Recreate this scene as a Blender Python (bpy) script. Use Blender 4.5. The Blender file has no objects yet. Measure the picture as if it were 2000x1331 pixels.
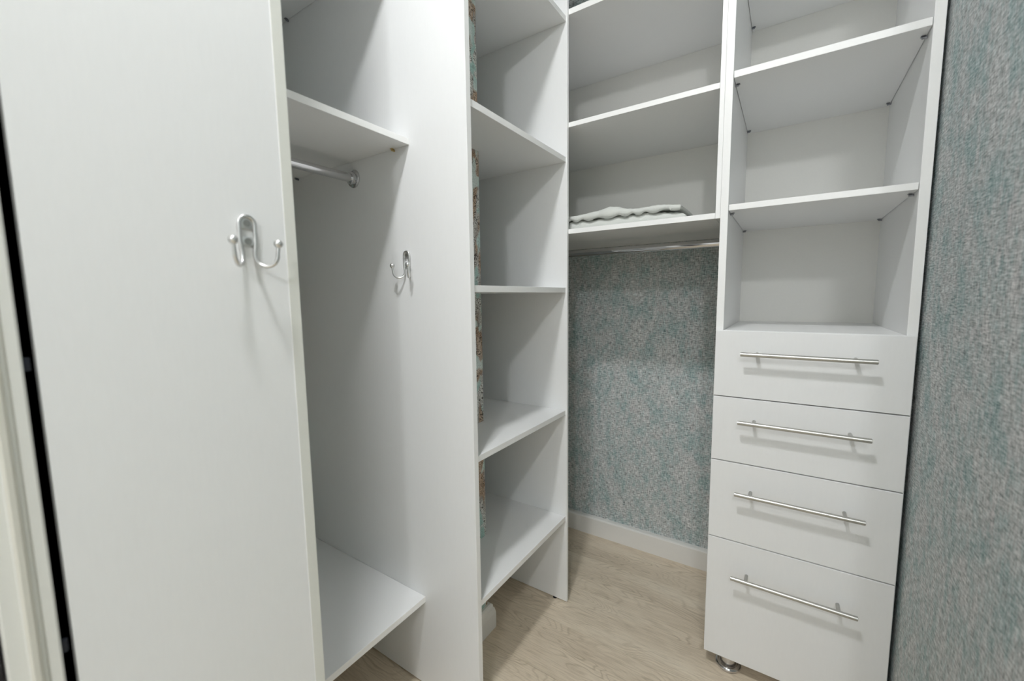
import bpy, bmesh, math, random
from mathutils import Vector, Matrix

scene = bpy.context.scene
col = scene.collection
random.seed(7)

# ------------------------------------------------------------------ camera
K = 1.10                       # metres per solved unit; the camera stands 1.10 m above the floor
CAM = Vector((0, 0, K))
FW = Vector((-0.54960754, 0.82890999, -0.10411423))
RT = Vector((0.83411006, 0.55144993, -0.01278232))
UP = Vector((-0.04681839, 0.09386799, 0.9944832))
cd = bpy.data.cameras.new('camera')
cam = bpy.data.objects.new('camera', cd)
col.objects.link(cam)
cd.sensor_width = 36.0
cd.lens = 810.6 * 36.0 / 2000.0
cd.clip_start = 0.02
cd.dof.use_dof = True
cd.dof.focus_distance = 1.40
cd.dof.aperture_fstop = 3.2
m = Matrix((RT, UP, -FW)).transposed().to_4x4()
m.translation = CAM
cam.matrix_world = m
scene.camera = cam

# ------------------------------------------------------------------ light and exposure
w = bpy.data.worlds.new('world')
scene.world = w
w.use_nodes = True
w.node_tree.nodes['Background'].inputs[0].default_value = (0, 0, 0, 1)
w.node_tree.nodes['Background'].inputs[1].default_value = 0.0
vs = scene.view_settings
vs.view_transform = 'Standard'
vs.look = 'None'
vs.gamma = 1.0
vs.use_curve_mapping = False
vs.exposure = -1.15
scene.cycles.diffuse_bounces = 8
scene.cycles.max_bounces = 14
PENDANT_POWER = 95.0
DOWNLIGHT_POWER = 50.0

# ------------------------------------------------------------------ materials
def new_mat(name):
    mt = bpy.data.materials.new(name)
    mt.use_nodes = True
    nt = mt.node_tree
    return mt, nt, nt.nodes['Principled BSDF']

def plain(name, c, rough=0.5, metal=0.0, bump=0.0, bscale=(200, 200, 200), spec=0.5):
    mt, nt, b = new_mat(name)
    b.inputs['Base Color'].default_value = (*c, 1)
    b.inputs['Roughness'].default_value = rough
    b.inputs['Metallic'].default_value = metal
    b.inputs['Specular IOR Level'].default_value = spec
    tc = nt.nodes.new('ShaderNodeTexCoord')
    mp = nt.nodes.new('ShaderNodeMapping')
    mp.inputs['Scale'].default_value = bscale
    nz = nt.nodes.new('ShaderNodeTexNoise')
    nz.inputs['Scale'].default_value = 1.0
    nz.inputs['Detail'].default_value = 2
    nt.links.new(tc.outputs['Object'], mp.inputs['Vector'])
    nt.links.new(mp.outputs['Vector'], nz.inputs['Vector'])
    # faint tone variation, so that the surface is not a flat colour
    mx = nt.nodes.new('ShaderNodeMix')
    mx.data_type = 'RGBA'
    mx.inputs[6].default_value = (*[v * 0.985 for v in c], 1)
    mx.inputs[7].default_value = (*[min(1, v * 1.015) for v in c], 1)
    nt.links.new(nz.outputs[0], mx.inputs[0])
    nt.links.new(mx.outputs[2], b.inputs['Base Color'])
    if bump:
        bp = nt.nodes.new('ShaderNodeBump')
        bp.inputs['Strength'].default_value = bump
        bp.inputs['Distance'].default_value = 0.001
        nt.links.new(nz.outputs[0], bp.inputs['Height'])
        nt.links.new(bp.outputs[0], b.inputs['Normal'])
    return mt

def emit(name, c, strength):
    mt, nt, b = new_mat(name)
    b.inputs['Base Color'].default_value = (0.9, 0.9, 0.9, 1)
    b.inputs['Emission Color'].default_value = (*c, 1)
    b.inputs['Emission Strength'].default_value = strength
    return mt

def mathn(nt, op, a=None, b=None, av=None, bv=None):
    n = nt.nodes.new('ShaderNodeMath')
    n.operation = op
    if a is not None: nt.links.new(a, n.inputs[0])
    if b is not None: nt.links.new(b, n.inputs[1])
    if av is not None: n.inputs[0].default_value = av
    if bv is not None: n.inputs[1].default_value = bv
    return n.outputs[0]

def ramp(nt, src, stops, interp='LINEAR'):
    r = nt.nodes.new('ShaderNodeValToRGB')
    r.color_ramp.interpolation = interp
    e = r.color_ramp.elements
    while len(e) < len(stops): e.new(0.5)
    for el, (p, c) in zip(e, stops):
        el.position = p
        el.color = (*c, 1)
    nt.links.new(src, r.inputs[0])
    return r.outputs[0]

def mixc(nt, fac, a, b, mode='MIX'):
    n = nt.nodes.new('ShaderNodeMix')
    n.data_type = 'RGBA'
    n.blend_type = mode
    if isinstance(fac, float): n.inputs[0].default_value = fac
    else: nt.links.new(fac, n.inputs[0])
    for v, i in ((a, 6), (b, 7)):
        if isinstance(v, tuple): n.inputs[i].default_value = (*v, 1)
        else: nt.links.new(v, n.inputs[i])
    return n.outputs[2]

def wall_uv(nt):
    """vector (x + y, z, 0): runs along any wall that is parallel to an axis"""
    tc = nt.nodes.new('ShaderNodeTexCoord')
    sp = nt.nodes.new('ShaderNodeSeparateXYZ')
    nt.links.new(tc.outputs['Object'], sp.inputs[0])
    h = mathn(nt, 'ADD', sp.outputs[0], sp.outputs[1])
    cb = nt.nodes.new('ShaderNodeCombineXYZ')
    nt.links.new(h, cb.inputs[0])
    nt.links.new(sp.outputs[2], cb.inputs[1])
    return cb.outputs[0]

def noise(nt, vec, scale, detail=2, rough=0.5, distort=0.0):
    mp = nt.nodes.new('ShaderNodeMapping')
    mp.inputs['Scale'].default_value = scale
    nt.links.new(vec, mp.inputs['Vector'])
    n = nt.nodes.new('ShaderNodeTexNoise')
    n.inputs['Scale'].default_value = 1.0
    n.inputs['Detail'].default_value = detail
    n.inputs['Roughness'].default_value = rough
    n.inputs['Distortion'].default_value = distort
    nt.links.new(mp.outputs[0], n.inputs['Vector'])
    return n.outputs[0]

def textile_wallpaper():
    mt, nt, b = new_mat('textile_wallpaper')
    uv = wall_uv(nt)
    vert = noise(nt, uv, (320, 52, 1), 2, 0.65)
    hori = noise(nt, uv, (52, 320, 1), 2, 0.65)
    fine = noise(nt, uv, (420, 420, 1), 1)
    patch = noise(nt, uv, (14, 9, 1), 4, 0.65)
    streak = noise(nt, uv, (60, 13, 1), 3, 0.6)
    rosy = noise(nt, uv, (13, 11, 1), 3, 0.6)
    th = mathn(nt, 'ADD', vert, hori)
    th = mathn(nt, 'ADD', mathn(nt, 'MULTIPLY', th, bv=0.43), mathn(nt, 'MULTIPLY', fine, bv=0.14))
    # grey threads and teal threads
    grey = ramp(nt, th, [(0.37, (0.15, 0.165, 0.17)), (0.5, (0.54, 0.555, 0.55)), (0.625, (0.90, 0.90, 0.89))])
    teal = ramp(nt, th, [(0.37, (0.085, 0.165, 0.17)), (0.5, (0.335, 0.44, 0.44)), (0.635, (0.75, 0.80, 0.79))])
    ps = mathn(nt, 'ADD', mathn(nt, 'MULTIPLY', patch, bv=0.62), mathn(nt, 'MULTIPLY', streak, bv=0.38))
    ps = mathn(nt, 'ADD', ps, mathn(nt, 'MULTIPLY', mathn(nt, 'SUBTRACT', vert, bv=0.5), bv=0.45))
    pf = ramp(nt, ps, [(0.44, (0, 0, 0)), (0.60, (1, 1, 1))])
    c = mixc(nt, pf, grey, teal)
    rf = ramp(nt, rosy, [(0.56, (0, 0, 0)), (0.74, (0.55, 0.55, 0.55))])
    c2 = mixc(nt, rf, c, (1.0, 0.90, 0.91), 'MULTIPLY')
    nt.links.new(c2, b.inputs['Base Color'])
    b.inputs['Roughness'].default_value = 0.75
    b.inputs['Specular IOR Level'].default_value = 0.25
    bp = nt.nodes.new('ShaderNodeBump')
    bp.inputs['Strength'].default_value = 0.35
    bp.inputs['Distance'].default_value = 0.0012
    nt.links.new(th, bp.inputs['Height'])
    nt.links.new(bp.outputs[0], b.inputs['Normal'])
    return mt

def floral_wallpaper():
    mt, nt, b = new_mat('floral_wallpaper')
    uv = wall_uv(nt)
    big = noise(nt, uv, (20, 13, 1), 2, 0.5)
    swirl = noise(nt, uv, (46, 40, 1), 1, 0.5, 1.6)
    tone = noise(nt, uv, (30, 7, 1), 1)
    ground = ramp(nt, tone, [(0.40, (0.42, 0.60, 0.55)), (0.60, (0.70, 0.78, 0.74))])
    petal = ramp(nt, tone, [(0.40, (0.72, 0.72, 0.68)), (0.50, (0.50, 0.46, 0.42)), (0.58, (0.46, 0.31, 0.20)), (0.66, (0.62, 0.50, 0.40))])
    # contour lines of the swirl make outlined petals
    f = mathn(nt, 'FRACT', mathn(nt, 'MULTIPLY', swirl, bv=7.0))
    line = ramp(nt, f, [(0.0, (0.16, 0.14, 0.125)), (0.20, (0.16, 0.14, 0.125)), (0.30, (1, 1, 1)), (0.84, (1, 1, 1)), (1.0, (0.30, 0.27, 0.25))])
    pt = mixc(nt, 1.0, petal, line, 'MULTIPLY')
    lightline = mixc(nt, 0.30, ground, line, 'MULTIPLY')
    fm = ramp(nt, big, [(0.43, (0, 0, 0)), (0.48, (1, 1, 1))])
    c = mixc(nt, fm, lightline, pt)
    nt.links.new(c, b.inputs['Base Color'])
    b.inputs['Roughness'].default_value = 0.6
    return mt

def wood_floor():
    mt, nt, b = new_mat('pale_oak_laminate')
    tc = nt.nodes.new('ShaderNodeTexCoord')
    oi = nt.nodes.new('ShaderNodeObjectInfo')
    off = nt.nodes.new('ShaderNodeCombineXYZ')
    nt.links.new(mathn(nt, 'MULTIPLY', oi.outputs['Random'], bv=37.0), off.inputs[0])
    nt.links.new(mathn(nt, 'MULTIPLY', oi.outputs['Random'], bv=91.0), off.inputs[1])
    ad = nt.nodes.new('ShaderNodeVectorMath')
    ad.operation = 'ADD'
    nt.links.new(tc.outputs['Object'], ad.inputs[0])
    nt.links.new(off.outputs[0], ad.inputs[1])
    v = ad.outputs[0]
    ring = noise(nt, v, (2.2, 9.0, 1), 2, 0.45, 0.4)
    f = mathn(nt, 'FRACT', mathn(nt, 'MULTIPLY', ring, bv=26.0))
    rings = ramp(nt, f, [(0.0, (0.76, 0.74, 0.70)), (0.25, (1, 1, 1)), (0.8, (1, 1, 1)), (1.0, (0.76, 0.74, 0.70))])
    amp = noise(nt, v, (3.5, 12, 1), 2)
    amp = ramp(nt, amp, [(0.40, (0.05, 0.05, 0.05)), (0.62, (1.0, 1.0, 1.0))])
    fib = noise(nt, v, (16, 260, 1), 3, 0.6)
    fibc = ramp(nt, fib, [(0.3, (0.80, 0.78, 0.75)), (0.55, (1, 1, 1)), (0.75, (1.05, 1.05, 1.04))])
    tone = noise(nt, v, (1.6, 9, 1), 3)
    base = ramp(nt, tone, [(0.3, (0.61, 0.515, 0.395)), (0.55, (0.74, 0.64, 0.505)), (0.75, (0.80, 0.71, 0.575))])
    c = mixc(nt, amp, base, mixc(nt, 1.0, base, rings, 'MULTIPLY'))
    c = mixc(nt, 1.0, c, fibc, 'MULTIPLY')
    nt.links.new(c, b.inputs['Base Color'])
    b.inputs['Roughness'].default_value = 0.42
    bp = nt.nodes.new('ShaderNodeBump')
    bp.inputs['Strength'].default_value = 0.12
    bp.inputs['Distance'].default_value = 0.0006
    nt.links.new(fib, bp.inputs['Height'])
    nt.links.new(bp.outputs[0], b.inputs['Normal'])
    return mt

LAM = plain('white_laminate', (0.84, 0.845, 0.845), 0.38, bump=0.04, bscale=(240, 240, 40))
EDGE = plain('white_edge_band', (0.91, 0.91, 0.90), 0.35)
CREAM = plain('cream_edge_band', (0.735, 0.74, 0.69), 0.45)
BACKB = plain('white_backing_board', (0.85, 0.845, 0.81), 0.55)
CHROME = plain('chrome', (0.66, 0.66, 0.67), 0.07, 1.0)
STEEL = plain('brushed_steel', (0.47, 0.465, 0.44), 0.30, 1.0, bump=0.03, bscale=(60, 900, 900))
SATIN = plain('satin_nickel', (0.72, 0.72, 0.71), 0.3, 1.0)
PINM = plain('pin_metal', (0.30, 0.31, 0.34), 0.35, 1.0)
BRASS = plain('brass_pin', (0.62, 0.47, 0.22), 0.3, 1.0)
BLACK = plain('black_rubber', (0.004, 0.004, 0.006), 0.5, spec=0.15)
DARKROOM = plain('dark_room_black', (0.008, 0.007, 0.009), 0.5, bscale=(10, 10, 80))  # near-black colour painted in for the darkness of the unlit room
PAINT = plain('white_gloss_paint', (0.78, 0.78, 0.74), 0.35)
CREAMP = plain('cream_paint', (0.77, 0.755, 0.68), 0.4)
BASEM = plain('white_baseboard_film', (0.82, 0.81, 0.78), 0.35)
HALLW = plain('pale_hall_paint', (0.88, 0.89, 0.90), 0.8)
CEIL = plain('ceiling_white', (0.85, 0.85, 0.84), 0.9)
QUILT = plain('quilted_cotton', (0.64, 0.655, 0.62), 0.9, bump=0.9, bscale=(260, 260, 260))
TRIMC = plain('lamp_trim_white', (0.8, 0.8, 0.8), 0.4)
TEXTILE = textile_wallpaper()
FLORAL = floral_wallpaper()
WOOD = wood_floor()
SEAM = plain('dark_joint', (0.16, 0.13, 0.10), 0.8)

# ------------------------------------------------------------------ mesh helpers
def bm_box(bm, x0, x1, y0, y1, z0, z1, bevel=0.0):
    mm = Matrix.Translation(((x0 + x1) / 2, (y0 + y1) / 2, (z0 + z1) / 2)) @ Matrix.Diagonal((abs(x1 - x0), abs(y1 - y0), abs(z1 - z0), 1))
    r = bmesh.ops.create_cube(bm, size=1.0, matrix=mm)
    if bevel:
        ed = set()
        for v in r['verts']:
            for e in v.link_edges: ed.add(e)
        bmesh.ops.bevel(bm, geom=list(ed), offset=bevel, segments=2, profile=0.5, affect='EDGES')

def bm_cyl(bm, p0, p1, r0, r1=None, seg=24, cap=True):
    p0, p1 = Vector(p0), Vector(p1)
    d = p1 - p0
    mm = Matrix.Translation((p0 + p1) / 2) @ d.to_track_quat('Z', 'Y').to_matrix().to_4x4()
    bmesh.ops.create_cone(bm, cap_ends=cap, segments=seg, radius1=r0, radius2=r0 if r1 is None else r1, depth=d.length, matrix=mm)

def bm_sphere(bm, c, r, u=16, v=10):
    bmesh.ops.create_uvsphere(bm, u_segments=u, v_segments=v, radius=r, matrix=Matrix.Translation(c))

def bm_tube(bm, pts, r, seg=12):
    pts = [Vector(p) for p in pts]
    rings = []
    ref = None
    for i, p in enumerate(pts):
        t = (pts[min(i + 1, len(pts) - 1)] - pts[max(i - 1, 0)]).normalized()
        if ref is None:
            ref = t.orthogonal().normalized()
        ref = (ref - t * ref.dot(t)).normalized()
        bi = t.cross(ref)
        rr = r[i] if isinstance(r, (list, tuple)) else r
        rings.append([bm.verts.new(p + (ref * math.cos(a) + bi * math.sin(a)) * rr) for a in [2 * math.pi * k / seg for k in range(seg)]])
    for a, b in zip(rings, rings[1:]):
        for k in range(seg):
            bm.faces.new((a[k], a[(k + 1) % seg], b[(k + 1) % seg], b[k]))
    bm.faces.new(rings[0][::-1])
    bm.faces.new(rings[-1])

def bm_prism(bm, poly, z0, z1, bevel=0.0):
    lo = [bm.verts.new((x, y, z0)) for x, y in poly]
    hi = [bm.verts.new((x, y, z1)) for x, y in poly]
    n = len(poly)
    fs = [bm.faces.new(lo[::-1]), bm.faces.new(hi)]
    for i in range(n):
        fs.append(bm.faces.new((lo[i], lo[(i + 1) % n], hi[(i + 1) % n], hi[i])))
    if bevel:
        ed = {e for f in fs for e in f.edges}
        bmesh.ops.bevel(bm, geom=list(ed), offset=bevel, segments=2, profile=0.5, affect='EDGES')
    bmesh.ops.recalc_face_normals(bm, faces=bm.faces[:])

def bm_lathe(bm, prof, c, seg=36):
    rings = []
    for r, z in prof:
        rings.append([bm.verts.new((c[0] + r * math.cos(2 * math.pi * k / seg), c[1] + r * math.sin(2 * math.pi * k / seg), c[2] + z)) for k in range(seg)])
    for a, b in zip(rings, rings[1:]):
        for k in range(seg):
            bm.faces.new((a[k], a[(k + 1) % seg], b[(k + 1) % seg], b[k]))
    bm.faces.new(rings[0][::-1])
    bm.faces.new(rings[-1])
    bmesh.ops.recalc_face_normals(bm, faces=bm.faces[:])

def root_loc(p):
    v = Vector((0, 0, 0))
    while p is not None:
        v += p.location
        p = p.parent
    return v

def obj(name, bm, mat, parent=None, smooth=False, label=None):
    if smooth:
        for f in bm.faces: f.smooth = True
    bm.verts.ensure_lookup_table()
    if parent is None:      # own origin at the base of the thing
        xs = [v.co.x for v in bm.verts]; ys = [v.co.y for v in bm.verts]; zs = [v.co.z for v in bm.verts]
        o0 = Vector(((min(xs) + max(xs)) / 2, (min(ys) + max(ys)) / 2, min(zs)))
        shift = o0
    else:
        shift = root_loc(parent)
        o0 = Vector((0, 0, 0))
    bmesh.ops.translate(bm, verts=bm.verts[:], vec=-shift)
    me = bpy.data.meshes.new(name)
    bm.to_mesh(me)
    bm.free()
    o = bpy.data.objects.new(name, me)
    col.objects.link(o)
    o.location = o0
    o.parent = parent
    mats = mat if isinstance(mat, (list, tuple)) else [mat]
    for q in mats: me.materials.append(q)
    if label: o['label'] = label
    return o

def smooth_by_angle(o, ang=40):
    me = o.data
    for p in me.polygons: p.use_smooth = True
    me.set_sharp_from_angle(angle=math.radians(ang))

def box(name, x0, x1, y0, y1, z0, z1, mat, parent=None, bevel=0.0006, label=None):
    bm = bmesh.new()
    bm_box(bm, x0, x1, y0, y1, z0, z1, bevel)
    return obj(name, bm, mat, parent, label=label)

def thing(name, loc, label, cat, group=None):
    o = bpy.data.objects.new(name, None)
    col.objects.link(o)
    o.empty_display_size = 0.1
    o.location = loc
    o['label'] = label
    o['category'] = cat
    if group: o['group'] = group
    return o

def tag(o, label, cat, group=None):
    o['label'] = label
    o['category'] = cat
    if group: o['group'] = group
    return o

def struct(o):
    o['kind'] = 'structure'
    return o

# solved coordinates -> metres. SL: left-hand fittings, SH: fittings on the back wall
SL, SH = 0.995, 0.979
def lx(v): return v * K * SL
def lz(v): return v * K * SL + K
def hx(v): return v * K * SH
def hz(v): return v * K * SH + K
SD = SH * 0.985                # drawer fronts lie one board thickness before the carcass
def dx(v): return v * K * SD
def dz(v): return v * K * SD + K

CEIL_Z = 2.64
X_WALL = -1.225 * K            # left wall of the closet, behind the open wardrobe
Y_WALL = 1.580 * K             # back wall
X_RIGHT = 0.2365 * K * SH      # right wall
XF = lx(-0.56)                 # front edges of the tall panels
Y0, Y1, Y2 = lx(0.3037), lx(0.6882), lx(1.1505)
T = 0.0162                     # board thickness
Y0B, Y1B, Y2B = Y0 + T, Y1 + T, lx(1.1609)
TOPZ = 2.42
Z_FOOT = K * (1 - SL)          # the boards stand on low plastic pads

# ================================================================== the setting
# floor: each laminate plank is a piece of its own
fl = box('floor', -1.40, 2.0, -2.62, Y_WALL, -0.03, -0.003, SEAM, bevel=0)
struct(fl)
PW, PL = 0.192, 1.285
seam = 0.883 * K
bm = bmesh.new()
g = 0.0004
bm_box(bm, g, PL - g, g, PW - g, -0.0025, 0.0, 0.0006)
pm = bpy.data.meshes.new('plank')
bm.to_mesh(pm)
bm.free()
pm.materials.append(WOOD)
def plank_piece(x0, x1, y0, y1):
    if x1 - x0 > PL - 1e-4 and y1 - y0 > PW - 1e-4:
        me = pm
    else:
        b2 = bmesh.new()
        bm_box(b2, g, x1 - x0 - g, g, y1 - y0 - g, -0.0025, 0.0, 0.0006)
        me = bpy.data.meshes.new('plank')
        b2.to_mesh(me)
        b2.free()
        me.materials.append(WOOD)
    o = bpy.data.objects.new('plank', me)
    col.objects.link(o)
    o.parent = fl
    o.location = Vector((x0, y0, 0)) - fl.location
row = 0
y = seam - 19 * PW
while y < Y_WALL:
    y0, y1 = max(y, -2.62), min(y + PW, Y_WALL)
    if y1 - y0 > 0.01:
        x = -1.40 - [0.80, 1.05, 0.90, 1.15][row % 4]
        while x < 2.0:
            x0, x1 = max(x, -1.40), min(x + PL, 2.0)
            if x1 - x0 > 0.02: plank_piece(x0, x1, y0, y1)
            x += PL
    y += PW
    row += 1

def wall(name, x0, x1, y0, y1, z0, z1, mat):
    return struct(box(name, x0, x1, y0, y1, z0, z1, mat, bevel=0))
wall('wall_back', X_WALL - 0.1, X_RIGHT + 0.1, Y_WALL, Y_WALL + 0.1, 0, CEIL_Z, TEXTILE)
wall('wall_right', X_RIGHT, X_RIGHT + 0.1, 0.50, Y_WALL, 0, CEIL_Z, TEXTILE)
wall('wall_left', X_WALL - 0.1, X_WALL, Y0, Y_WALL, 0, CEIL_Z, FLORAL)
XC, YC = lx(-0.7179), lx(0.9293)
wall('wall_shaft', X_WALL, XC, Y1B + 0.001, YC, 0, CEIL_Z, FLORAL)
wall('ceiling', -1.5, 2.05, -2.7, Y_WALL + 0.1, CEIL_Z, CEIL_Z + 0.08, CEIL)
# unseen hall behind the photographer; textile paper added to cut light on left panel
wall('wall_hall_right', 1.95, 2.05, -2.62, 0.50, 0, CEIL_Z, TEXTILE)
wall('wall_hall_rear', -1.5, 2.05, -2.72, -2.62, 0, CEIL_Z, HALLW)
wall('wall_hall_front', X_RIGHT + 0.1, 2.05, 0.50, 0.60, 0, CEIL_Z, TEXTILE)
wall('wall_hall_left', -1.5, XF - 0.05, -2.62, -0.95, 0, CEIL_Z, HALLW)
wall('wall_above_door', -1.5, XF - 0.05, -0.95, Y0 - 0.02, 2.47, CEIL_Z, HALLW)

# baseboards
def baseboard(name, pts, h, ogee=False):
    """profile extruded along a polyline; pts: (x, y, nx, ny) with the outward normal"""
    if ogee:
        prof = [(0.0, 0.0), (0.020, 0.0), (0.020, h * 0.62), (0.0165, h * 0.80), (0.013, h * 0.86), (0.0125, h * 0.95), (0.008, h), (0.0, h)]
    else:
        prof = [(0.0, 0.0), (0.020, 0.0), (0.020, h * 0.93), (0.0185, h * 0.975), (0.014, h), (0.0, h)]
    bm = bmesh.new()
    rings = []
    for x, yy, nx, ny in pts:
        rings.append([bm.verts.new((x + nx * a, yy + ny * a, z)) for a, z in prof])
    n = len(prof)
    for a, b in zip(rings, rings[1:]):
        for k in range(n):
            bm.faces.new((a[k], a[(k + 1) % n], b[(k + 1) % n], b[k]))
    bm.faces.new(rings[0][::-1])
    bm.faces.new(rings[-1])
    bmesh.ops.recalc_face_normals(bm, faces=bm.faces[:])
    return struct(obj(name, bm, BASEM))
BH = 0.0745 * K
baseboard('baseboard_back', [(X_WALL, Y_WALL, 0, -1.25), (X_RIGHT, Y_WALL, 0, -1.25)], BH)
baseboard('baseboard_shaft', [(XC, Y1B + 0.002, 1, 0), (XC, YC, 1, 1), (X_WALL, YC, 0, 1)], BH + 0.004, True)

# door frame beside the open wardrobe, with a black slab added for the unlit room beyond
XD = XF + 0.004
def ys(v): return v * (-XD / 0.4)          # position along the frame read off at x = -0.4
dr = thing('door_1', (XD - 0.06, -0.4, 0), 'white moulded door frame with a black slab for the unlit room', 'door')
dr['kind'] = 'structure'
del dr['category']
bm = bmesh.new()
ya, yb = ys(0.0218), ys(0.0457)
wd = yb - ya
prof = [(XD - 0.09, yb), (XD - 0.004, yb), (XD - 0.001, yb - 0.002), (XD - 0.001, yb - wd * 0.26), (XD - 0.006, yb - wd * 0.30),
        (XD - 0.006, yb - wd * 0.36), (XD + 0.003, yb - wd * 0.46), (XD + 0.004, yb - wd * 0.56), (XD - 0.002, yb - wd * 0.64), (XD - 0.002, ya + 0.002), (XD - 0.004, ya), (XD - 0.09, ya)]
bm_prism(bm, prof, 0.0, 2.44)
obj('casing', bm, PAINT, dr)
bm = bmesh.new()
cr = [(XD - 0.0015, yb - wd * 0.38), (XD + 0.0036, yb - wd * 0.455), (XD + 0.0046, yb - wd * 0.56), (XD - 0.0010, yb - wd * 0.625), (XD - 0.004, yb - wd * 0.5)]
bm_prism(bm, cr, 0.0, 2.44)
obj('moulding', bm, CREAMP, dr, label='cream rounded moulding strip')
for zz in (1.04, 0.735):
    bm = bmesh.new()
    bm_cyl(bm, (XD - 0.0205, yb + 0.004, zz - 0.007), (XD - 0.0205, yb + 0.004, zz + 0.006), 0.0030, seg=16)
    obj('hinge_knuckle', bm, plain('dull_hinge', (0.05, 0.055, 0.07), 0.45, 0.6), dr, smooth=False)
box('dark_room_slab', XD - 0.05, XD - 0.018, -0.86, ya - 0.001, 0.008, 2.10, DARKROOM, dr, label='black flush slab standing in for the unlit room')
box('door_head', XD - 0.05, XD - 0.002, -0.86, ya - 0.001, 2.104, 2.44, PAINT, dr)
box('casing', XD - 0.09, XD, -0.945, -0.865, 0, 2.44, PAINT, dr)

# ================================================================== open wardrobe along the left wall
wr = thing('open_wardrobe', ((XF + X_WALL) / 2, (Y0 + Y1B) / 2, 0), 'tall open white wardrobe with hanging rod and set-back shelves beside the door frame', 'wardrobe')
box('filler_panel', XF - 0.0175, XF - 0.0013, ys(0.0515) + 0.0005, Y0 - 0.0002, Z_FOOT, TOPZ, LAM, wr, 0.0003, label='smooth white front panel carrying a double hook')
bm = bmesh.new()
bm_box(bm, X_WALL + 0.002, XF, Y0, Y0B, Z_FOOT, TOPZ, 0.0008)
p = obj('side_panel', bm, [LAM, CREAM], wr)
for f in p.data.polygons:
    if f.normal.x > 0.5: f.material_index = 1
def panel(name, x0, x1, y0, y1, z0, z1, parent):
    bm = bmesh.new()
    bm_box(bm, x0, x1, y0, y1, z0, z1, 0.0008)
    o = obj(name, bm, [LAM, EDGE], parent)
    for f in o.data.polygons:
        if f.normal.x > 0.5: f.material_index = 1
    return o
panel('side_panel', X_WALL + 0.002, XF, Y1, Y1B, Z_FOOT, TOPZ, wr)
XA = lx(-0.7273)
def pin(parent, x, yy, z, d, mat=PINM):
    """shelf support: short peg with a flat spoon under the shelf; d = direction out of the board"""
    bm = bmesh.new()
    bm_cyl(bm, (x, yy, z - 0.0042), (x + d[0] * 0.009, yy + d[1] * 0.009, z - 0.0042), 0.0026, seg=12)
    cx, cy = x + d[0] * 0.007, yy + d[1] * 0.007
    bm_box(bm, cx - 0.004, cx + 0.004, cy - 0.004, cy + 0.004, z - 0.0022, z - 0.0008)
    return obj('shelf_pin', bm, mat, parent)
def shelf1(z0, z1, pins=True):
    bm = bmesh.new()
    bm_box(bm, X_WALL + 0.003, XA, Y0B + 0.0006, Y1 - 0.0006, z0, z1, 0.0007)
    o = obj('shelf', bm, [LAM, EDGE], wr)
    for f in o.data.polygons:
        if f.normal.x > 0.5: f.material_index = 1
    if pins:
        for xx, mt in ((lx(-0.776), BRASS), (lx(-1.178), PINM)):
            pin(o, xx, Y1 - 0.0006, z0, (0, -1), mt)
            pin(o, xx, Y0B + 0.0006, z0, (0, 1), mt)
    return o
shelf1(lz(0.344), lz(0.3575))
shelf1(lz(-0.7640), lz(-0.7489), False)
shelf1(lz(0.7648), lz(0.7795))
shelf1(TOPZ - T, TOPZ, False)
# chrome rod with end flanges
XR, ZR = lx(-0.9283), lz(0.302)
bm = bmesh.new()
bm_cyl(bm, (XR, Y0B + 0.003, ZR), (XR, Y1 - 0.003, ZR), 0.0118, seg=32)
rod = obj('hanging_rod', bm, CHROME, wr)
smooth_by_angle(rod)
for ya_, sgn in ((Y1 - 0.0005, -1), (Y0B + 0.0005, 1)):
    bm = bmesh.new()
    prof = [(0.0245, 0.0), (0.0245, 0.003), (0.0225, 0.0052), (0.0175, 0.006), (0.0165, 0.0135), (0.0150, 0.015), (0.0122, 0.015)]
    bm_lathe(bm, prof, (0, 0, 0), 32)
    rm = Matrix.Translation((XR, ya_, ZR)) @ Matrix.Rotation(math.radians(90 * sgn * -1), 4, 'X')
    bmesh.ops.transform(bm, matrix=rm, verts=bm.verts[:])
    fo = obj('flange', bm, CHROME, rod)
    smooth_by_angle(fo, 35)
    for a in (90, 210, 330):
        bm = bmesh.new()
        px, pz = XR + 0.0205 * math.cos(math.radians(a)), ZR + 0.0205 * math.sin(math.radians(a))
        bm_cyl(bm, (px, ya_ + sgn * 0.004, pz), (px, ya_ + sgn * 0.0075, pz), 0.0026, 0.0018, seg=12)
        obj('screw', bm, CHROME, rod)
def pads(parent, x_list, yc):
    for x in x_list:
        bm = bmesh.new()
        bm_cyl(bm, (x, yc, 0.0), (x, yc, Z_FOOT), 0.0075, seg=16)
        obj('foot_pad', bm, BLACK, parent)
pads(wr, (XF - 0.05, X_WALL + 0.08), (Y0 + Y0B) / 2)
pads(wr, (XF - 0.05, X_WALL + 0.08), (Y1 + Y1B) / 2)

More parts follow.
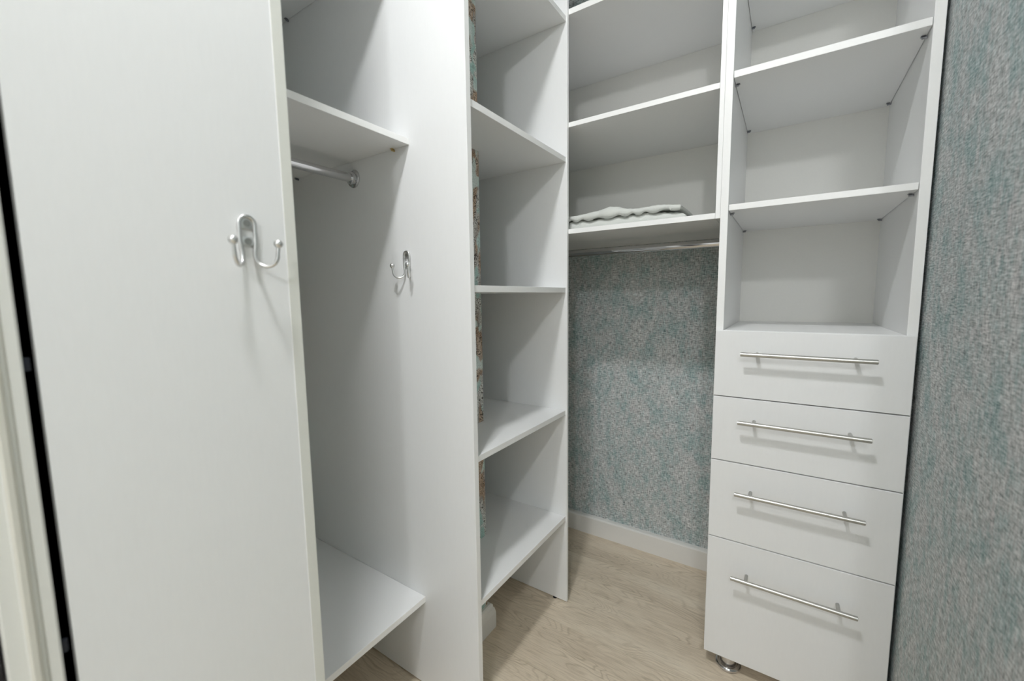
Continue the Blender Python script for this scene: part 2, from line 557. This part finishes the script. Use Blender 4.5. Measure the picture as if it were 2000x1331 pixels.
# ================================================================== shelf unit beside the wardrobe
su = thing('shelf_unit', ((XF + X_WALL) / 2, (Y1B + Y2B) / 2, 0), 'tall narrow white shelf unit with five open shelves between wardrobe and corner', 'shelf unit')
panel('side_panel', X_WALL + 0.002, XF, Y2, Y2B, Z_FOOT, TOPZ, su)
XS = lx(-0.5643)
for z0, z1 in ((0.7789, 0.7938), (0.3935, 0.4082), (0.0115, 0.0265), (-0.3697, -0.3552), (-0.7197, -0.7045), (1.17, 1.185)):
    a, b = Y1B + 0.0006, Y2 - 0.0006
    poly = [(XS, a), (XS, b), (X_WALL + 0.003, b), (X_WALL + 0.003, YC + 0.001), (XC + 0.001, YC + 0.001), (XC + 0.001, a)]
    bm = bmesh.new()
    bm_prism(bm, poly, lz(z0), lz(z1), 0.0007)
    o = obj('shelf', bm, [LAM, EDGE], su)
    for f in o.data.polygons:
        if f.normal.x > 0.5 and f.center.x + root_loc(su).x > XS - 0.004: f.material_index = 1
pads(su, (XF - 0.05, X_WALL + 0.08), (Y2 + Y2B) / 2)

# ================================================================== corner shelves with a second rod, on the back wall
YS = hx(1.1801)
YHB = hx(1.592)
XO, XL = hx(-0.1623), hx(-0.1511)
cu = thing('corner_shelves', ((X_WALL + XL) / 2, (YS + YHB) / 2, hz(0.1903)), 'white wall-hung corner shelves above bare textile wallpaper, holding a folded quilt', 'shelves')
sp = box('side_panel', XO, XL - 0.0002, YS, YHB, hz(0.1903), TOPZ, [LAM, EDGE], cu, 0.0005)
for f in sp.data.polygons:
    if f.normal.y < -0.5: f.material_index = 1
for z0, z1 in ((0.1903, 0.2045), (0.5019, 0.5158), (0.8145, 0.8304)):
    o = box('shelf', X_WALL + 0.002, XO - 0.0004, YS, YHB - 0.0005, hz(z0), hz(z1), [LAM, EDGE], cu, 0.0007)
    for f in o.data.polygons:
        if f.normal.y < -0.5: f.material_index = 1
box('back_board', X_WALL + 0.002, XL - 0.0005, YHB, YHB + 0.004, hz(0.1903), hz(0.8304), BACKB, cu, 0)
YR = 1.38 * K * SH
ZR2 = K + 0.151 * K * SH
bm = bmesh.new()
bm_cyl(bm, (X_WALL + 0.003, YR, ZR2), (XL - 0.003, YR, ZR2), 0.0125, seg=32)
rod2 = obj('hanging_rod', bm, CHROME, cu)
smooth_by_angle(rod2)
for xx, sgn in ((X_WALL + 0.0008, 1), (XL - 0.0008, -1)):
    bm = bmesh.new()
    bm_lathe(bm, [(0.0245, 0.0), (0.0245, 0.003), (0.0225, 0.0052), (0.0175, 0.006), (0.0165, 0.0135), (0.0125, 0.015)], (0, 0, 0), 32)
    bmesh.ops.transform(bm, matrix=Matrix.Translation((xx, YR, ZR2)) @ Matrix.Rotation(math.radians(90 * sgn), 4, 'Y'), verts=bm.verts[:])
    smooth_by_angle(obj('flange', bm, CHROME, rod2), 35)

# ================================================================== cabinet with four drawers
YDB = Y_WALL - 0.010
XLI, XRI, XRO = hx(-0.1337), hx(0.2116), hx(0.2292)
ZB = dz(-0.994) + 0.002
cb = thing('drawer_cabinet', ((XL + XRO) / 2, (YS + YDB) / 2, 0), 'tall white cabinet with open shelves above four drawers on chrome feet', 'cabinet')
def hpanel(name, *a):
    o = box(name, *a, [LAM, EDGE], cb, 0.0008)
    for f in o.data.polygons:
        if f.normal.y < -0.5: f.material_index = 1
    return o
hpanel('side_panel', XL, XLI, YS, YDB, ZB, TOPZ)
hpanel('side_panel', XRI, XRO, YS, YDB, ZB, TOPZ)
box('back_board', XL + 0.002, XRO - 0.002, YDB, YDB + 0.004, ZB, TOPZ, BACKB, cb, 0)
hpanel('bottom_board', XLI + 0.0005, XRI - 0.0005, YS, YDB - 0.0005, ZB, ZB + T)
hpanel('top_board', XLI + 0.0005, XRI - 0.0005, YS, YDB - 0.0005, TOPZ - T, TOPZ)
hpanel('counter_board', XLI + 0.0005, XRI - 0.0005, YS, YDB - 0.0005, hz(-0.0905) - T, hz(-0.0905))
for z0, z1 in ((0.8265, 0.8420), (0.5178, 0.5336), (0.2068, 0.2211)):
    sh = hpanel('shelf', XLI + 0.0011, XRI - 0.0011, YS + 0.001, YDB - 0.0005, hz(z0), hz(z1))
    for yy in (YS + 0.042, YDB - 0.030):
        pin(sh, XLI + 0.0006, yy, hz(z0), (1, 0))
        pin(sh, XRI - 0.0006, yy, hz(z0), (-1, 0))
YD = dx(1.1832)
XDL, XDR = dx(-0.1511), dx(0.2292)
YH = YD - 0.034
sc = YH / (K * 1.1132)          # handles as solved, moved to their real stand-off
lev = [(-0.092, -0.264, -0.1425, 'top'), (-0.264, -0.4361, -0.3093, 'second'), (-0.4361, -0.6513, -0.4903, 'third'), (-0.6513, -0.994, -0.7111, 'deep bottom')]
for zt, zb, zh, nm in lev:
    bm = bmesh.new()
    bm_box(bm, XDL, XDR, YD, YS - 0.0008, dz(zb) + 0.0022, dz(zt) - 0.0006, 0.0009)
    dro = obj('drawer', bm, LAM, cb)
    # drawer box behind the front
    bm = bmesh.new()
    zz0, zz1 = dz(zb) + 0.026, dz(zt) - 0.032
    a, b = XLI + 0.013, XRI - 0.013
    ye = YDB - 0.03
    bm_box(bm, a, a + 0.012, YS - 0.0004, ye, zz0, zz1)
    bm_box(bm, b - 0.012, b, YS - 0.0004, ye, zz0, zz1)
    bm_box(bm, a + 0.012, b - 0.012, ye - 0.012, ye, zz0, zz1)
    bm_box(bm, a + 0.012, b - 0.012, YS - 0.0004, ye - 0.012, zz0 + 0.006, zz0 + 0.010)
    obj('drawer_box', bm, BACKB, dro)
    # bar handle on two posts
    h0, h1, hzz = K * sc * -0.0878, K * sc * 0.1609, K + K * sc * zh
    bm = bmesh.new()
    bm_cyl(bm, (h0, YH, hzz), (h1, YH, hzz), 0.0056, seg=28)
    bmesh.ops.bevel(bm, geom=[e for e in bm.edges if len([f for f in e.link_faces if len(f.verts) > 4]) == 1], offset=0.0008, segments=2, affect='EDGES')
    Lh = h1 - h0
    for fx in (0.133, 0.867):
        px = h0 + Lh * fx
        bm_cyl(bm, (px, YH, hzz), (px, YD - 0.0002, hzz), 0.0042, seg=18)
    smooth_by_angle(obj('handle', bm, STEEL, dro, label='brushed steel bar handle'), 35)
# chrome feet
fy = K * 1.176
for fx, fyy in ((K * -0.0895, fy), (XRO - 0.055, fy), (K * -0.0895, YDB - 0.07), (XRO - 0.055, YDB - 0.07)):
    bm = bmesh.new()
    bm_lathe(bm, [(0.030, 0.0), (0.0335, 0.0015), (0.0350, 0.005), (0.0340, 0.0095), (0.0300, 0.0125), (0.0260, 0.0130), (0.0245, 0.0110), (0.0215, 0.0115),
                  (0.0205, 0.016), (0.0205, ZB - 0.004), (0.026, ZB - 0.0035), (0.026, ZB - 0.0002)], (fx, fyy, 0), 44)
    smooth_by_angle(obj('foot', bm, CHROME, cb, label='round chrome foot with flared ring'), 50)

# ================================================================== double coat hooks
def coat_hook(loc, rotz, label, s=1.0):
    """built facing -y: a flat wire loop whose legs run into two ball-tipped prongs"""
    t = thing('coat_hook', loc, label, 'hook')
    t.rotation_euler = (0, 0, rotz)
    def put(name, bm, mat, parent=t, ang=45):
        bmesh.ops.scale(bm, vec=(s, s, s), verts=bm.verts[:])
        me = bpy.data.meshes.new(name)
        bm.to_mesh(me)
        bm.free()
        me.materials.append(mat)
        o = bpy.data.objects.new(name, me)
        col.objects.link(o)
        o.parent = parent
        smooth_by_angle(o, ang)
        return o
    a, n0 = 0.0098, -0.0034
    zt, zl = 0.0235, -0.016
    arch = [(a * math.cos(q), n0, zt + a * math.sin(q)) for q in [math.pi * i / 14 for i in range(15)]]
    loop = [(a * 0.80, n0, zl)] + [(a, n0, zl + 0.016)] + arch + [(-a, n0, zl + 0.016)] + [(-a * 0.80, n0, zl)]
    # fold the loop slightly inwards at the foot, as the wire runs into the prongs
    bm = bmesh.new()
    bm_tube(bm, loop, 0.0027, 12)
    body = put('loop', bm, SATIN)
    for sgn in (1, -1):
        dirv = Vector((sgn * 0.66, -0.75, 0))
        R = 0.0145
        pts, rad = [], []
        st = Vector((sgn * a * 0.80, n0, zl))
        for i in range(4):
            pts.append(st + Vector((0, 0, 0.004 - 0.002 * i)) * 1.0)
            rad.append(0.0027)
        c = pts[-1] + dirv * R
        for i in range(1, 17):
            q = math.pi + math.pi * i / 16
            pts.append(c + dirv * (R * math.cos(q)) + Vector((0, 0, R * 1.05 * math.sin(q))))
            rad.append(0.0027)
        top = pts[-1]
        for i in range(1, 4):
            pts.append(top + Vector((0, 0, 0.0042 * i)) + dirv * 0.0006 * i)
            rad.append(0.0026 - 0.0001 * i)
        bm = bmesh.new()
        bm_tube(bm, pts, rad, 12)
        pr = put('prong', bm, SATIN)
        bm = bmesh.new()
        bm_sphere(bm, pts[-1] + Vector((0, 0, 0.003)), 0.0060, 20, 12)
        put('ball_tip', bm, SATIN, pr)
    for zc, hh in ((zt + 0.0005, 0.0078), (0.000, 0.0058)):
        bm = bmesh.new()
        bm_box(bm, -a, a, -0.0030, -0.0002, zc - hh, zc + hh, 0.0006)
        tb = put('screw_plate', bm, SATIN)
        bm = bmesh.new()
        bm_lathe(bm, [(0.0046, 0.0), (0.0046, 0.0006), (0.0038, 0.0009), (0.0022, 0.0004), (0.0012, 0.0004)], (0, 0, 0), 20)
        bmesh.ops.transform(bm, matrix=Matrix.Translation((0, -0.0029, zc)) @ Matrix.Rotation(math.radians(90), 4, 'X'), verts=bm.verts[:])
        put('screw', bm, STEEL, tb)
    return t
coat_hook((XF - 0.0011, 0.2510 * K * SL * 1.02, K + 0.072 * K), math.radians(90), 'silver double coat hook on the wide smooth white panel beside the door frame')
coat_hook((lx(-0.746), Y1 - 0.0004, K + 0.078 * K), 0.0, 'silver double coat hook on the wardrobe side panel under the rod flange')

# ================================================================== folded quilt on the corner shelf
qt = thing('folded_quilt', (hx(-0.50), hx(1.40), hz(0.2045) + 0.0005), 'white quilted blanket folded flat, lying on the lowest corner shelf', 'quilt')
def quilt_layer(name, x0, x1, y0, y1, z0, hfun, scallop, parent, seed):
    """puffy folded layer: closed grid whose edge bulges, top dimpled between stitched channels"""
    rnd = random.Random(seed)
    NX, NY = 150, 40
    bm = bmesh.new()
    top, bot = [], []
    for i in range(NX + 1):
        u = i / NX
        rt, rb = [], []
        for j in range(NY + 1):
            v = j / NY
            x = x0 + (x1 - x0) * u
            ed = min(u, 1 - u) * (x1 - x0)
            ef = min(v, 1 - v) * (y1 - y0)
            e = min(ed, ef, 0.03) / 0.03
            puff = math.sqrt(max(0.0, 1 - (1 - e) ** 2))
            ysh = 0.25 * scallop * abs(math.sin(x / 0.052 * math.pi)) * (1 - v)
            y = y0 + (y1 - y0) * v - ysh
            h = hfun(u, v)
            dim = 0.0032 * abs(math.sin((x + y) / 0.034 * math.pi)) * abs(math.sin((x - y) / 0.034 * math.pi)) - 0.0015
            z = z0 + 0.0008 + h * (0.22 + 0.78 * puff) + dim * puff + 0.0012 * math.sin(x * 57 + y * 31 + seed)
            rt.append(bm.verts.new((x, y, z)))
            inset = (1 - e) * 0.006
            rb.append(bm.verts.new((x + (inset if u < 0.5 else -inset) * (1 if ed < 0.03 else 0), y + (inset if v < 0.5 else -inset) * (1 if ef < 0.03 else 0), z0 + 0.0002 - (scallop * abs(math.sin(x / 0.052 * math.pi + 0.6 * math.sin(x * 31))) if j == 0 else 0))))
        top.append(rt)
        bot.append(rb)
    for i in range(NX):
        for j in range(NY):
            bm.faces.new((top[i][j], top[i + 1][j], top[i + 1][j + 1], top[i][j + 1]))
            bm.faces.new((bot[i][j], bot[i][j + 1], bot[i + 1][j + 1], bot[i + 1][j]))
    for i in range(NX):
        bm.faces.new((top[i][0], bot[i][0], bot[i + 1][0], top[i + 1][0]))
        bm.faces.new((top[i][NY], top[i + 1][NY], bot[i + 1][NY], bot[i][NY]))
    for j in range(NY):
        bm.faces.new((top[0][j], top[0][j + 1], bot[0][j + 1], bot[0][j]))
        bm.faces.new((top[NX][j], bot[NX][j], bot[NX][j + 1], top[NX][j + 1]))
    bmesh.ops.recalc_face_normals(bm, faces=bm.faces[:])
    return obj(name, bm, QUILT, parent, smooth=True)
zq = hz(0.2045) + 0.0005
qx0, qx1 = hx(-0.86), hx(-0.2386)
def h_low(u, v): return 0.037 + 0.002 * math.sin(u * 9) - 0.006 * u - 0.014 * max(0, u - 0.85) / 0.15
def h_up(u, v):
    b = math.exp(-((u - 0.665) / 0.055) ** 2) * 0.013
    return 0.017 + b - 0.022 * max(0, u - 0.70) + 0.0015 * math.sin(u * 23)
quilt_layer('lower_fold', qx0, qx1, hx(1.215), hx(1.50), zq, h_low, 0.0, qt, 1)
quilt_layer('upper_fold', qx0 + 0.004, qx1 - 0.012, hx(1.2085), hx(1.49), zq + 0.0345, h_up, 0.010, qt, 5)

# ================================================================== lamps of the room (outside the picture)
def downlight(x, yy, power, c, label, r=0.045):
    t = thing('ceiling_downlight_offscreen', (x, yy, CEIL_Z), label, 'lamp')
    bm = bmesh.new()
    bm_lathe(bm, [(r, -0.012), (r + 0.004, -0.010), (r + 0.02, -0.004), (r + 0.022, -0.0005)], (x, yy, CEIL_Z), 36)
    obj('trim_ring', bm, TRIMC, t)
    bm = bmesh.new()
    bm_cyl(bm, (x, yy, CEIL_Z - 0.0145), (x, yy, CEIL_Z - 0.0125), r * 0.96, seg=32)
    obj('diffuser_offscreen', bm, emit('downlight_glow', c, power / (math.pi * math.pi * r * r)), t)
downlight(K * -0.29, K * 0.02, DOWNLIGHT_POWER, (0.975, 0.99, 1.0), 'wide round recessed downlight in the closet ceiling', 0.09)
def pendant(x, yy, z, power, c, r=0.062):
    t = thing('pendant_lamp_offscreen', (x, yy, z), 'white globe pendant lamp hanging in the hall', 'lamp')
    bm = bmesh.new()
    bm_sphere(bm, (x, yy, z), r, 32, 20)
    obj('globe_offscreen', bm, emit('globe_glow', c, power / (math.pi * 4 * math.pi * r * r)), t, smooth=True)
    bm = bmesh.new()
    bm_cyl(bm, (x, yy, z + r * 0.95), (x, yy, z + r + 0.03), 0.025, 0.018)
    obj('cap', bm, TRIMC, t)
    bm = bmesh.new()
    bm_cyl(bm, (x, yy, z + r + 0.03), (x, yy, CEIL_Z - 0.02), 0.003, seg=10)
    obj('cord', bm, TRIMC, t)
    bm = bmesh.new()
    bm_cyl(bm, (x, yy, CEIL_Z - 0.02), (x, yy, CEIL_Z - 0.0005), 0.045)
    obj('canopy', bm, TRIMC, t)
pendant(K * 0.42, K * -1.30, K * 2.15, PENDANT_POWER, (0.965, 0.985, 1.0))
